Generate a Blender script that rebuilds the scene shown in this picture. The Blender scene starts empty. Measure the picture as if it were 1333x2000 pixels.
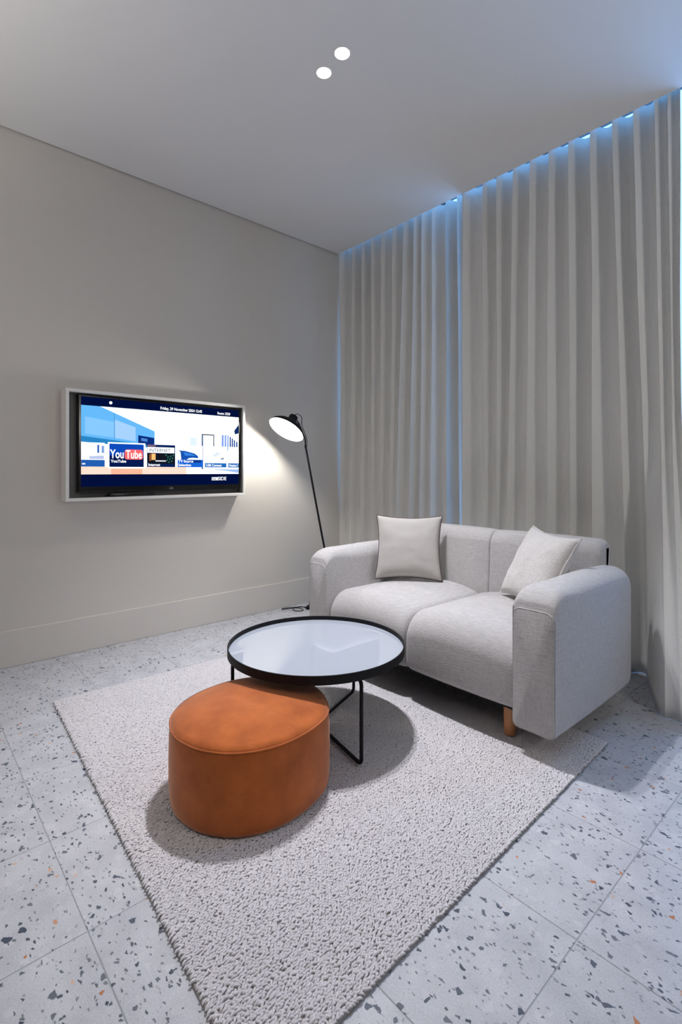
import bpy, bmesh, math, random
import numpy as np
from mathutils import Vector, Matrix, noise
random.seed(7)
C = bpy.context.scene
PI = math.pi

# ------------------------------------------------------------------ camera
cam_d = bpy.data.cameras.new('camera'); cam = bpy.data.objects.new('camera', cam_d)
C.collection.objects.link(cam)
cam.location = (3.666, -3.220, 1.2)
cam.rotation_euler = (PI / 2, 0, math.radians(48.33))
cam_d.sensor_fit = 'HORIZONTAL'; cam_d.sensor_width = 24.0
cam_d.lens = 984 / 1333 * 24
cam_d.shift_y = -79 / 1333
cam_d.clip_start = 0.05
C.camera = cam

# ------------------------------------------------------------------ world, exposure
w = bpy.data.worlds.new('sky'); C.world = w; w.use_nodes = True
bgn = w.node_tree.nodes['Background']
bgn.inputs[0].default_value = (0.22, 0.49, 1.0, 1)
bgn.inputs[1].default_value = 3.1
C.view_settings.view_transform = 'Standard'
C.view_settings.look = 'None'
C.view_settings.exposure = 0.36
C.view_settings.gamma = 1.0
C.view_settings.use_curve_mapping = False
DOWN_W = 172.0          # watts of each ceiling downlight
FILL_UP_W = 150.0           # watts of the added upward fill light behind the viewpoint
GLOBE_FILL = 31.0 / (4 * PI * PI * 0.16 ** 2)      # emission of the added fill globe to the right, outside the frame
BULB = 440.0           # emission of the floor lamp's bulb
for k, v in (('max_bounces', 10), ('diffuse_bounces', 6), ('transparent_max_bounces', 12), ('sample_clamp_indirect', 6.0)):
    setattr(C.cycles, k, v)
C.cycles.use_denoising = True

CEIL = 3.30
X1, Y0, YW = 5.254, -5.165, 0.415     # right wall, back wall, window plane

# ------------------------------------------------------------------ helpers
def srgb(r, g, b):
    f = lambda c: (c / 255 / 12.92) if c / 255 <= 0.04045 else ((c / 255 + 0.055) / 1.055) ** 2.4
    return (f(r), f(g), f(b), 1)

class NT:
    """small node-tree writer"""
    def __init__(self, name):
        self.m = bpy.data.materials.new(name); self.m.use_nodes = True
        self.t = self.m.node_tree; self.b = self.t.nodes['Principled BSDF']
    def n(self, typ, **kw):
        nd = self.t.nodes.new(typ)
        for k, v in kw.items():
            if k.startswith('i_'):
                key = k[2:]
                nd.inputs[int(key) if key.isdigit() else key.replace('_', ' ')].default_value = v
            else: setattr(nd, k, v)
        return nd
    def l(self, a, b): self.t.links.new(a, b)
    def math(self, op, a, b=None, clamp=False):
        nd = self.t.nodes.new('ShaderNodeMath'); nd.operation = op; nd.use_clamp = clamp
        for i, v in enumerate((a, b)):
            if v is None: continue
            if isinstance(v, (int, float)): nd.inputs[i].default_value = v
            else: self.l(v, nd.inputs[i])
        return nd.outputs[0]
    def mix(self, fac, a, b):
        nd = self.t.nodes.new('ShaderNodeMix'); nd.data_type = 'RGBA'
        for i, v in ((0, fac), (6, a), (7, b)):
            if isinstance(v, (int, float, tuple)): nd.inputs[i].default_value = v
            else: self.l(v, nd.inputs[i])
        return nd.outputs[2]
    def bump(self, h, strength, dist):
        nd = self.n('ShaderNodeBump'); nd.inputs['Strength'].default_value = strength
        nd.inputs['Distance'].default_value = dist
        self.l(h, nd.inputs['Height']); self.l(nd.outputs[0], self.b.inputs['Normal'])
    def set(self, col=None, rough=None, metal=None, spec=None, sheen=None):
        if col is not None:
            if isinstance(col, tuple): self.b.inputs['Base Color'].default_value = col
            else: self.l(col, self.b.inputs['Base Color'])
        if rough is not None: self.b.inputs['Roughness'].default_value = rough
        if metal is not None: self.b.inputs['Metallic'].default_value = metal
        if spec is not None: self.b.inputs['Specular IOR Level'].default_value = spec
        if sheen is not None: self.b.inputs['Sheen Weight'].default_value = sheen
        return self

def mat_plain(name, col, rough=0.6, metal=0.0, spec=0.4, mottled=0.06, scale=30.0):
    t = NT(name)
    tc = t.n('ShaderNodeTexCoord'); nz = t.n('ShaderNodeTexNoise'); nz.inputs['Scale'].default_value = scale
    nz.inputs['Detail'].default_value = 4
    t.l(tc.outputs['Object'], nz.inputs['Vector'])
    d = tuple(c * (1 - mottled) for c in col[:3]) + (1,); u = tuple(min(1, c * (1 + mottled)) for c in col[:3]) + (1,)
    t.set(t.mix(nz.outputs[0], d, u), rough, metal, spec)
    return t.m

def mat_plaster(name, col, scale=260, strength=0.12):
    t = NT(name)
    g = t.n('ShaderNodeNewGeometry')
    n1 = t.n('ShaderNodeTexNoise'); n1.inputs['Scale'].default_value = 2.2; n1.inputs['Detail'].default_value = 5
    n2 = t.n('ShaderNodeTexNoise'); n2.inputs['Scale'].default_value = scale; n2.inputs['Detail'].default_value = 3
    t.l(g.outputs['Position'], n1.inputs['Vector']); t.l(g.outputs['Position'], n2.inputs['Vector'])
    d = tuple(c * 0.965 for c in col[:3]) + (1,)
    t.set(t.mix(n1.outputs[0], d, col), 0.85, 0, 0.25)
    t.bump(n2.outputs[0], strength, 0.002)
    return t.m

def mat_fabric(name, col, thread=900.0, contrast=0.16, strength=0.35, sheen=0.25, slub=True):
    t = NT(name)
    tc = t.n('ShaderNodeTexCoord')
    hs = []
    for sc in ((thread, thread, thread * 0.12), (thread * 0.12, thread * 0.12, thread)):
        mp = t.n('ShaderNodeMapping'); mp.inputs['Scale'].default_value = sc
        nz = t.n('ShaderNodeTexNoise'); nz.inputs['Scale'].default_value = 1.0; nz.inputs['Detail'].default_value = 2
        t.l(tc.outputs['Object'], mp.inputs[0]); t.l(mp.outputs[0], nz.inputs['Vector']); hs.append(nz.outputs[0])
    h = t.math('ADD', t.math('MULTIPLY', hs[0], 0.5), t.math('MULTIPLY', hs[1], 0.5))
    d = tuple(c * (1 - contrast) for c in col[:3]) + (1,); u = tuple(min(1, c * (1 + contrast)) for c in col[:3]) + (1,)
    t.set(t.mix(h, d, u), 0.95, 0, 0.15, sheen)
    t.bump(h, strength, 0.002)
    return t.m

def mat_emit(name, col, s):
    m = bpy.data.materials.new(name); m.use_nodes = True; t = m.node_tree
    t.nodes.clear(); e = t.nodes.new('ShaderNodeEmission'); o = t.nodes.new('ShaderNodeOutputMaterial')
    e.inputs[0].default_value = col; e.inputs[1].default_value = s
    t.links.new(e.outputs[0], o.inputs[0]); return m

def smooth(a, b, x):
    s = max(0.0, min(1.0, (x - a) / (b - a))); return s * s * (3 - 2 * s)
def link(o): C.collection.objects.link(o); return o
def obj(name, bm, mat, parent=None, smooth=True, angle=40):
    me = bpy.data.meshes.new(name)
    if isinstance(bm, bmesh.types.BMesh):
        bmesh.ops.recalc_face_normals(bm, faces=bm.faces[:]); bm.to_mesh(me); bm.free()
    else:
        me.from_pydata(bm[0], [], bm[1]); me.update()
    if smooth:
        me.shade_smooth()
        me.set_sharp_from_angle(angle=math.radians(angle))
    for m in (mat if isinstance(mat, (list, tuple)) else [mat]): me.materials.append(m)
    o = link(bpy.data.objects.new(name, me))
    if parent is not None: o.parent = parent
    return o
def thing(name, label, cat, loc=(0, 0, 0), group=None):
    o = link(bpy.data.objects.new(name, None)); o.empty_display_size = 0.1
    o.location = loc; o['label'] = label; o['category'] = cat
    if group: o['group'] = group
    return o
def tag(o, label, cat, group=None):
    o['label'] = label; o['category'] = cat
    if group: o['group'] = group
    return o
def struct(o): o['kind'] = 'structure'; return o

def add_box(bm, a, b, bev=0.0, seg=2):
    r = bmesh.ops.create_cube(bm, size=1.0)
    vs = r['verts']
    for v in vs:
        v.co = Vector([(a[i] + b[i]) / 2 + v.co[i] * (b[i] - a[i]) for i in range(3)])
    if bev > 0:
        es = list({e for v in vs for e in v.link_edges})
        bmesh.ops.bevel(bm, geom=es, offset=bev, segments=seg, profile=0.5, affect='EDGES')
def box(a, b, bev=0.0, seg=2):
    bm = bmesh.new(); add_box(bm, a, b, bev, seg); return bm

def add_loft(bm, loops, cap0=True, cap1=True, closed=True):
    rows = [[bm.verts.new(p) for p in lp] for lp in loops]
    n = len(rows[0])
    for a, b in zip(rows, rows[1:]):
        for i in range(n if closed else n - 1):
            j = (i + 1) % n
            bm.faces.new((a[i], a[j], b[j], b[i]))
    for flag, r in ((cap0, rows[0]), (cap1, rows[-1])):
        if flag:
            c = bm.verts.new(sum((v.co for v in r), Vector()) / n)
            for i in range(n): bm.faces.new((r[i], r[(i + 1) % n], c))
def add_tube(bm, pts, r, sides=8, closed=False):
    pts = [Vector(p) for p in pts]; n = len(pts); loops = []; up = None
    for i, p in enumerate(pts):
        if closed: d = pts[(i + 1) % n] - pts[i - 1]
        else: d = pts[min(i + 1, n - 1)] - pts[max(i - 1, 0)]
        d.normalize()
        if up is None: up = d.orthogonal().normalized()
        up = (up - d * up.dot(d)).normalized()
        s = d.cross(up); rr = r[i] if isinstance(r, (list, tuple)) else r
        loops.append([p + (up * math.cos(2 * PI * k / sides) + s * math.sin(2 * PI * k / sides)) * rr for k in range(sides)])
    if closed: add_loft(bm, loops + [loops[0]], False, False); bmesh.ops.remove_doubles(bm, verts=bm.verts[:], dist=1e-6)
    else: add_loft(bm, loops)
def tube(pts, r, sides=8, closed=False):
    bm = bmesh.new(); add_tube(bm, pts, r, sides, closed); return bm
def add_lathe(bm, prof, seg=48, mat=None, cap=True, cap0=None):
    loops = []
    for rr, z in prof:
        loops.append([Vector((rr * math.cos(2 * PI * k / seg), rr * math.sin(2 * PI * k / seg), z)) for k in range(seg)])
    if mat is not None: loops = [[mat @ p for p in lp] for lp in loops]
    add_loft(bm, loops, cap if cap0 is None else cap0, cap)
def lathe(prof, seg=48, mat=None, cap=True, cap0=None):
    bm = bmesh.new(); add_lathe(bm, prof, seg, mat, cap, cap0); return bm
def arc_path(pts, rad, seg=6):
    """polyline with rounded corners"""
    pts = [Vector(p) for p in pts]; out = [pts[0]]
    for a, b, c in zip(pts, pts[1:], pts[2:]):
        u = (a - b).normalized(); v = (c - b).normalized()
        p0, p1 = b + u * rad, b + v * rad
        for k in range(seg + 1):
            s = k / seg
            out.append(p0 * (1 - s) ** 2 + b * 2 * s * (1 - s) + p1 * s * s)
    out.append(pts[-1]); return out
def spline(pts, n=8, closed=False):
    P = [Vector(p) for p in pts]; m = len(P); out = []
    rng = range(m) if closed else range(m - 1)
    for i in rng:
        g = (lambda k: P[k % m]) if closed else (lambda k: P[max(0, min(m - 1, k))])
        p0, p1, p2, p3 = g(i - 1), g(i), g(i + 1), g(i + 2)
        for k in range(n):
            s = k / n
            out.append(0.5 * ((2 * p1) + (p2 - p0) * s + (2 * p0 - 5 * p1 + 4 * p2 - p3) * s * s + (3 * p1 - p0 - 3 * p2 + p3) * s ** 3))
    if not closed: out.append(P[-1])
    return out
def rrect(x0, x1, z0, z1, rbl, rbr, rtr, rtl, n=7):
    """rounded rectangle outline, fixed point count"""
    out = []
    for cx, cz, r, a0 in ((x0 + rbl, z0 + rbl, rbl, PI), (x1 - rbr, z0 + rbr, rbr, 1.5 * PI), (x1 - rtr, z1 - rtr, rtr, 0), (x0 + rtl, z1 - rtl, rtl, 0.5 * PI)):
        for k in range(n + 1):
            a = a0 + 0.5 * PI * k / n
            out.append((cx + r * math.cos(a), cz + r * math.sin(a)))
    return out

# ------------------------------------------------------------------ materials
M = {}
M['wall'] = mat_plaster('wall_plaster', srgb(215, 210, 202))
M['ceiling'] = mat_plaster('ceiling_paint', srgb(236, 235, 234), 400, 0.04)
M['wall_dark'] = mat_plaster('darkened_plaster', srgb(124, 118, 112))  # tone darkened so the unseen walls bounce less light into the room
M['trim'] = mat_plain('trim_paint', srgb(205, 202, 195), 0.6)
M['grout'] = mat_plain('grout', srgb(160, 162, 168), 0.9, spec=0.1)
M['black'] = mat_plain('black_powder_coat', srgb(17, 17, 20), 0.6, spec=0.25)
M['black_gloss'] = mat_plain('black_gloss_plastic', srgb(9, 9, 11), 0.18, spec=0.5)
M['dark_gap'] = mat_plain('shadow_gap', srgb(60, 60, 60), 0.9)
M['frame_white'] = mat_plain('white_frame_paint', srgb(236, 234, 230), 0.5)
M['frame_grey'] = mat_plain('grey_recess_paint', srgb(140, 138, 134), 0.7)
M['alu'] = mat_plain('window_frame_metal', srgb(70, 74, 80), 0.4, 0.6)
M['chrome'] = mat_plain('chrome', srgb(225, 225, 228), 0.15, 1.0)
M['white_metal'] = mat_plain('white_enamel', srgb(238, 237, 233), 0.35)
M['curtain'] = mat_fabric('curtain_linen', srgb(229, 228, 224), 420, 0.12, 0.3, 0.1)
M['sofa'] = mat_fabric('sofa_weave', srgb(180, 177, 176), 250, 0.42, 1.0, 0.3)
M['linen'] = mat_fabric('cushion_linen', srgb(180, 176, 171), 900, 0.14, 0.4, 0.2)
M['boucle'] = None
M['oak'] = None
t = NT('oak'); tc = t.n('ShaderNodeTexCoord'); mp = t.n('ShaderNodeMapping'); mp.inputs['Scale'].default_value = (60, 60, 6)
nz = t.n('ShaderNodeTexNoise'); nz.inputs['Scale'].default_value = 1; nz.inputs['Detail'].default_value = 5
t.l(tc.outputs['Object'], mp.inputs[0]); t.l(mp.outputs[0], nz.inputs['Vector'])
t.set(t.mix(nz.outputs[0], srgb(150, 92, 55), srgb(205, 146, 98)), 0.5); M['oak'] = t.m
t = NT('boucle'); tc = t.n('ShaderNodeTexCoord'); vo = t.n('ShaderNodeTexVoronoi'); vo.inputs['Scale'].default_value = 170
nz = t.n('ShaderNodeTexNoise'); nz.inputs['Scale'].default_value = 90; nz.inputs['Detail'].default_value = 4
t.l(tc.outputs['Object'], nz.inputs['Vector'])
mv = t.mix(0.03, tc.outputs['Object'], nz.outputs[1]); t.l(mv, vo.inputs['Vector'])
h = t.math('ADD', t.math('MULTIPLY', vo.outputs[0], -1.0), nz.outputs[0])
t.set(t.mix(t.math('MULTIPLY', vo.outputs[0], 1.4, True), srgb(224, 221, 219), srgb(202, 198, 195)), 1.0, 0, 0.1, 0.4)
t.bump(h, 0.5, 0.005); M['boucle'] = t.m
# velvet of the pouf: nap brushed in patches
t = NT('rust_velvet'); tc = t.n('ShaderNodeTexCoord')
n1 = t.n('ShaderNodeTexNoise'); n1.inputs['Scale'].default_value = 7; n1.inputs['Detail'].default_value = 6; n1.inputs['Roughness'].default_value = 0.65
n2 = t.n('ShaderNodeTexNoise'); n2.inputs['Scale'].default_value = 900
t.l(tc.outputs['Object'], n1.inputs['Vector']); t.l(tc.outputs['Object'], n2.inputs['Vector'])
cr = t.n('ShaderNodeValToRGB'); t.l(n1.outputs[0], cr.inputs[0])
cr.color_ramp.elements[0].position = 0.30; cr.color_ramp.elements[0].color = srgb(150, 76, 32)
cr.color_ramp.elements[1].position = 0.62; cr.color_ramp.elements[1].color = srgb(182, 98, 46)
t.set(cr.outputs[0], 0.85, 0, 0.2, 0.9); t.b.inputs['Sheen Tint'].default_value = srgb(255, 215, 190); t.b.inputs['Sheen Roughness'].default_value = 0.4
t.bump(n2.outputs[0], 0.15, 0.001); M['velvet'] = t.m
# wool of the rug
t = NT('rug_wool'); tc = t.n('ShaderNodeTexCoord'); n1 = t.n('ShaderNodeTexNoise'); n1.inputs['Scale'].default_value = 120; n1.inputs['Detail'].default_value = 4
n2 = t.n('ShaderNodeTexNoise'); n2.inputs['Scale'].default_value = 3
t.l(tc.outputs['Object'], n1.inputs['Vector']); t.l(tc.outputs['Object'], n2.inputs['Vector'])
c1 = t.mix(n1.outputs[0], srgb(203, 199, 201), srgb(232, 229, 232))
t.set(t.mix(t.math('MULTIPLY', n2.outputs[0], 0.25), c1, srgb(196, 189, 184)), 1.0, 0, 0.05, 0.2); mp = t.n('ShaderNodeMapping'); mp.inputs['Scale'].default_value = (900, 220, 900); t.l(tc.outputs['Object'], mp.inputs[0])
n3 = t.n('ShaderNodeTexNoise'); n3.inputs['Scale'].default_value = 1; n3.inputs['Detail'].default_value = 3; t.l(mp.outputs[0], n3.inputs['Vector'])
t.bump(n3.outputs[0], 0.7, 0.003); M['wool'] = t.m
M['wool_back'] = mat_plain('rug_backing', srgb(160, 155, 152), 1.0, spec=0.05)  # darker than the wool: shade of the pits between loops put into the colour
# back-painted glass of the table
t = NT('table_glass'); t.set(srgb(166, 173, 183), 0.02, 0, 0.6)
t.b.inputs['Coat Weight'].default_value = 0.3; t.b.inputs['Coat Roughness'].default_value = 0.03; M['table_glass'] = t.m
# window pane: mostly clear with a little reflection
m = bpy.data.materials.new('window_glass'); m.use_nodes = True; tr = m.node_tree; tr.nodes.clear()
o_ = tr.nodes.new('ShaderNodeOutputMaterial'); mx = tr.nodes.new('ShaderNodeMixShader'); tp = tr.nodes.new('ShaderNodeBsdfTransparent'); gl = tr.nodes.new('ShaderNodeBsdfGlossy')
tp.inputs[0].default_value = (0.9, 0.94, 0.95, 1); gl.inputs[1].default_value = 0.02; mx.inputs[0].default_value = 0.06
tr.links.new(tp.outputs[0], mx.inputs[1]); tr.links.new(gl.outputs[0], mx.inputs[2]); tr.links.new(mx.outputs[0], o_.inputs[0]); M['pane'] = m

# terrazzo
def terrazzo():
    t = NT('terrazzo')
    tc = t.n('ShaderNodeTexCoord'); oi = t.n('ShaderNodeObjectInfo')
    off = t.n('ShaderNodeVectorMath', operation='SCALE'); off.inputs[0].default_value = (37.3, 91.7, 0); t.l(oi.outputs['Random'], off.inputs['Scale'])
    ad = t.n('ShaderNodeVectorMath', operation='ADD'); t.l(tc.outputs['Object'], ad.inputs[0]); t.l(off.outputs[0], ad.inputs[1])
    vec0 = ad.outputs[0]
    nd = t.n('ShaderNodeTexNoise'); nd.inputs['Scale'].default_value = 90; nd.inputs['Detail'].default_value = 3; t.l(vec0, nd.inputs['Vector'])
    sb = t.n('ShaderNodeVectorMath', operation='SUBTRACT'); t.l(nd.outputs[1], sb.inputs[0]); sb.inputs[1].default_value = (0.5, 0.5, 0.5)
    sc = t.n('ShaderNodeVectorMath', operation='SCALE'); t.l(sb.outputs[0], sc.inputs[0]); sc.inputs['Scale'].default_value = 0.010
    ad2 = t.n('ShaderNodeVectorMath', operation='ADD'); t.l(vec0, ad2.inputs[0]); t.l(sc.outputs[0], ad2.inputs[1]); vec = ad2.outputs[0]
    bign = t.n('ShaderNodeTexNoise'); bign.inputs['Scale'].default_value = 9; bign.inputs['Detail'].default_value = 5; t.l(vec0, bign.inputs['Vector'])
    fine = t.n('ShaderNodeTexNoise'); fine.inputs['Scale'].default_value = 210; fine.inputs['Detail'].default_value = 4; fine.inputs['Roughness'].default_value = 0.7; t.l(vec0, fine.inputs['Vector'])
    mixn = t.math('ADD', t.math('MULTIPLY', bign.outputs[0], 0.55), t.math('MULTIPLY', fine.outputs[0], 0.75))
    ramp = t.n('ShaderNodeValToRGB'); t.l(mixn, ramp.inputs[0])
    ramp.color_ramp.elements[0].position = 0.45; ramp.color_ramp.elements[0].color = srgb(166, 167, 172)
    ramp.color_ramp.elements[1].position = 0.85; ramp.color_ramp.elements[1].color = srgb(198, 199, 203)
    col = ramp.outputs[0]
    def layer(col, scale, rot, stretch, prob, edge, colA, colB, shift=0.0, strength=1.0):
        mp = t.n('ShaderNodeMapping'); mp.inputs['Rotation'].default_value = (0, 0, rot); mp.inputs['Scale'].default_value = (scale, scale * stretch, 1)
        mp.inputs['Location'].default_value = (shift, shift * 1.7, 0)
        t.l(vec, mp.inputs[0])
        v = t.n('ShaderNodeTexVoronoi', voronoi_dimensions='2D'); v.inputs['Scale'].default_value = 1
        e = t.n('ShaderNodeTexVoronoi', voronoi_dimensions='2D', feature='DISTANCE_TO_EDGE'); e.inputs['Scale'].default_value = 1
        t.l(mp.outputs[0], v.inputs['Vector']); t.l(mp.outputs[0], e.inputs['Vector'])
        sp = t.n('ShaderNodeSeparateColor'); t.l(v.outputs['Color'], sp.inputs[0])
        pick = t.math('LESS_THAN', sp.outputs[0], prob)
        thr = t.math('MULTIPLY', sp.outputs[1], edge)
        inside = t.math('GREATER_THAN', e.outputs[0], t.math('ADD', thr, 0.05))
        mask = t.math('MULTIPLY', t.math('MULTIPLY', pick, inside), strength)
        c = t.mix(sp.outputs[2], colA, colB)
        return t.mix(mask, col, c)
    col = layer(col, 38, 0.3, 1.0, 0.16, 0.25, srgb(206, 206, 206), srgb(190, 190, 191), 3.1, 0.4)
    col = layer(col, 130, 1.0, 1.3, 0.05, 0.25, srgb(150, 152, 156), srgb(186, 184, 182), 8.2)
    col = layer(col, 95, 0.4, 1.7, 0.050, 0.22, srgb(78, 83, 92), srgb(134, 136, 140), 1.3)
    col = layer(col, 82, 2.2, 1.5, 0.040, 0.20, srgb(64, 71, 84), srgb(114, 118, 124), 5.9)
    col = layer(col, 52, 1.2, 1.35, 0.030, 0.20, srgb(70, 78, 91), srgb(112, 116, 124), 9.4)
    col = layer(col, 45, 2.9, 1.2, 0.012, 0.22, srgb(66, 74, 87), srgb(98, 104, 114), 2.6)
    col = layer(col, 68, 0.9, 1.3, 0.006, 0.22, srgb(176, 112, 68), srgb(205, 172, 148), 7.7)
    t.set(col, 0.42, 0, 0.35)
    bp = t.n('ShaderNodeTexNoise'); bp.inputs['Scale'].default_value = 60; t.l(vec0, bp.inputs['Vector'])
    t.bump(bp.outputs[0], 0.05, 0.001)
    return t.m
M['terrazzo'] = terrazzo()

# ------------------------------------------------------------------ room shell
floor = struct(obj('floor', box((-0.2, Y0 - 0.1, -0.12), (X1 + 0.1, YW + 0.1, -0.0014)), M['grout'], smooth=False))
TX, TY, G = 0.43, 0.465, 0.0013
xs = [0.0] + [3.104 + TX * k for k in range(-7, 6)]
ys = [-1.445 + TY * k for k in range(-8, 5)]
tile_cache = {}
for i in range(len(xs) - 1):
    for j in range(len(ys) - 1):
        wx_, wy_ = xs[i + 1] - xs[i], ys[j + 1] - ys[j]
        key = round(wx_, 3)
        if key not in tile_cache:
            o = obj('tile', box((-wx_ / 2 + G, -wy_ / 2 + G, -0.006), (wx_ / 2 - G, wy_ / 2 - G, 0.0), 0.0008, 1), M['terrazzo'], floor, smooth=False)
            tile_cache[key] = o
        else:
            o = link(tile_cache[key].copy()); o.parent = floor
        o.location = ((xs[i] + xs[i + 1]) / 2, (ys[j] + ys[j + 1]) / 2, 0)

struct(obj('wall_left', box((-0.16, Y0 - 0.1, -0.02), (0.0, YW + 0.08, 3.78)), M['wall'], smooth=False))
struct(obj('wall_back', box((-0.2, Y0 - 0.16, -0.02), (X1 + 0.16, Y0, 3.78)), M['wall_dark'], smooth=False))
struct(obj('wall_right', box((X1, Y0 - 0.16, -0.02), (X1 + 0.16, YW + 0.08, 3.78)), M['wall_dark'], smooth=False))
bs = box((0.0, Y0, 0.0), (0.012, YW, 0.225), 0.003, 2)
struct(obj('baseboard_left', bs, M['wall'], smooth=False))

# ceiling with round cut-outs for the downlights, curtain pocket along the window
LIGHTS = [(1.625, -1.524), (1.781, -1.534), (2.30, -4.20), (2.46, -4.21)]
HOLE = 0.040
def ceiling_bm():
    bm = bmesh.new()
    # outer outline of the lower skin; x<2.835 stops at y=0 (pocket), beyond it runs to the window
    XP = 2.86; XG = 0.012
    out = [(XG, Y0), (X1, Y0), (X1, YW), (XP, YW), (XP, 0.0), (XG, 0.0)]
    def loop(pts):
        vs = [bm.verts.new((p[0], p[1], CEIL)) for p in pts]
        return [bm.edges.new((vs[k], vs[(k + 1) % len(vs)])) for k in range(len(vs))]
    es = loop(out)
    for (x, y) in LIGHTS:
        es += loop([(x + HOLE * math.cos(2 * PI * k / 32), y + HOLE * math.sin(2 * PI * k / 32)) for k in range(32)])
    bmesh.ops.triangle_fill(bm, edges=es, use_beauty=True, use_dissolve=False, normal=(0, 0, -1))
    # turn the skin into a slab: extrude upwards
    r = bmesh.ops.extrude_face_region(bm, geom=bm.faces[:])
    for v in r['geom']:
        if isinstance(v, bmesh.types.BMVert): v.co.z += 0.36
    return bm
struct(obj('ceiling', ceiling_bm(), M['ceiling'], smooth=False))
struct(obj('trim_1', box((-0.01, Y0, 3.66), (X1 + 0.05, YW + 0.06, 3.74)), M['ceiling'], smooth=False))      # slab above, closing the curtain pocket
struct(obj('trim_2', box((0.0, Y0, CEIL + 0.012), (0.012, 0.0, CEIL + 0.10)), M['dark_gap'], smooth=False))    # shadow gap along the wall, its shade given by a dark strip

# window wall: full-height glazing behind the curtains
win = struct(link(bpy.data.objects.new('window_1', None)))
XW = 3.70      # glazing ends here; unseen wall beyond added to limit the daylight
struct(obj('wall_front', box((XW, YW, -0.02), (X1 + 0.1, YW + 0.1, 3.78)), M['wall'], smooth=False))
fr = bmesh.new()
add_box(fr, (0, YW, 0.0), (XW, YW + 0.07, 0.05)); add_box(fr, (0, YW, 3.60), (XW, YW + 0.07, 3.66))
obj('window_frame', fr, M['alu'], win, smooth=False)
mx_ = [0.0, 0.92, 1.84, 2.76, XW - 0.05]
for x in mx_: obj('mullion', box((x, YW, 0.05), (x + 0.05, YW + 0.07, 3.60)), M['alu'], win, smooth=False)
for a, b in zip(mx_, mx_[1:]): obj('pane', box((a + 0.05, YW + 0.03, 0.05), (b, YW + 0.04, 3.60)), M['pane'], win, smooth=False)
# portal that guides sampling of the daylight through the glazing
pl = bpy.data.lights.new('window_portal', 'AREA'); pl.shape = 'RECTANGLE'; pl.size = 3.70; pl.size_y = 3.6
pl.cycles.is_portal = True
po = link(bpy.data.objects.new('window_portal', pl)); po.location = (1.85, YW + 0.10, 1.80); po.rotation_euler = (-PI / 2, 0, 0)

# ------------------------------------------------------------------ ceiling downlights
M['lens'] = mat_emit('downlight_lens', (1.0, 0.97, 0.95, 1), 14.0)
def downlight(x, y, label, dim=1.0, beam=76):
    t = thing('downlight', label, 'ceiling light', (x, y, CEIL))
    obj('trim_ring', lathe([(HOLE - 0.002, 0.0), (HOLE - 0.002, -0.0025), (HOLE + 0.006, -0.0025), (HOLE + 0.006, 0.0)], 40, cap=False), M['frame_white'], t)
    obj('reflector', lathe([(HOLE - 0.001, 0.0), (0.037, 0.012), (0.036, 0.016)], 40, cap=False), M['white_metal'], t)
    obj('lens', lathe([(0.036, 0.014), (0.0355, 0.018)], 32), M['lens'], t)
    ld = bpy.data.lights.new('downlight_lamp', 'SPOT'); ld.energy = DOWN_W * dim; ld.color = (0.93, 0.93, 1.0)
    ld.spot_size = math.radians(beam); ld.spot_blend = 1.0; ld.shadow_soft_size = 0.03
    lo = link(bpy.data.objects.new('downlight_lamp', ld)); lo.parent = t; lo.location = (0, 0, 0.004)
    return t
downlight(*LIGHTS[0], 'recessed round ceiling downlight, the lower left of the visible pair')
downlight(*LIGHTS[1], 'recessed round ceiling downlight, the upper right of the visible pair')
downlight(*LIGHTS[2], 'recessed ceiling downlight behind the viewpoint, the one nearer the television wall', 0.08, 96)
downlight(*LIGHTS[3], 'recessed ceiling downlight behind the viewpoint, the one farther from the television wall', 0.08, 96)

# ------------------------------------------------------------------ curtains
def curtain_mesh(top, bot, peak, depth, hem, flare=None, per=14, nz=46, zt=3.362, seed=0, fl_damp=0.0):
    rnd = random.Random(seed); n = len(top)
    amp = [depth * rnd.uniform(0.8, 1.15) for _ in range(n)]
    verts, faces, cols = [], [], []
    us = [k / per for k in range((n - 1) * per + 1)]
    zs = [zt + (hem - zt) * (k / nz) for k in range(nz + 1)]
    for z in zs:
        tz = (3.3 - z) / 2.4
        for u in us:
            i = min(int(u), n - 2); s = u - i
            te = max(0.0, min(1.25, tz)); te = te if te < 1 else 1 + (te - 1) * 0.5
            xa = top[i] + (bot[i] - top[i]) * te; xb = top[i + 1] + (bot[i + 1] - top[i + 1]) * te
            wdt = xb - xa
            x = xa + wdt * s - 0.10 * wdt * math.sin(2 * PI * s)
            a = amp[i] * (1 - fl_damp * smooth(8.7, 9.6, u) * smooth(1.6, 0.1, z)) * min(1.0, wdt / 0.11) * (1 - 0.25 * smooth(0.2, 1, te))
            y = peak(u, z) + a * (0.5 - 0.5 * math.cos(2 * PI * s)) ** 0.8
            y += 0.008 * math.sin(1.7 * z + 2.1 * i + 0.7 * seed) * smooth(3.1, 2.2, z) if False else 0.0
            wv = noise.noise(Vector((u * 0.55, z * 0.6, seed * 3.3)))
            lo = 1 - smooth(2.2, 3.2, z)
            y += 0.016 * lo * (wv + 0.4); x += 0.012 * lo * noise.noise(Vector((u * 0.7 + 9, z * 0.5, seed)))
            if flare: x, y = flare(u, z, x, y)
            verts.append((x, y, z))
    m = len(us)
    for r in range(nz):
        for c in range(m - 1):
            a = r * m + c; faces.append((a, a + 1, a + m + 1, a + m))
    return verts, faces
def curtain(name, label, *a, **k):
    o = obj(name, curtain_mesh(*a, **k), M['curtain'], angle=80)
    md = o.modifiers.new('thickness', 'SOLIDIFY'); md.thickness = 0.0025; md.offset = 1
    return tag(o, label, 'curtain')
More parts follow.
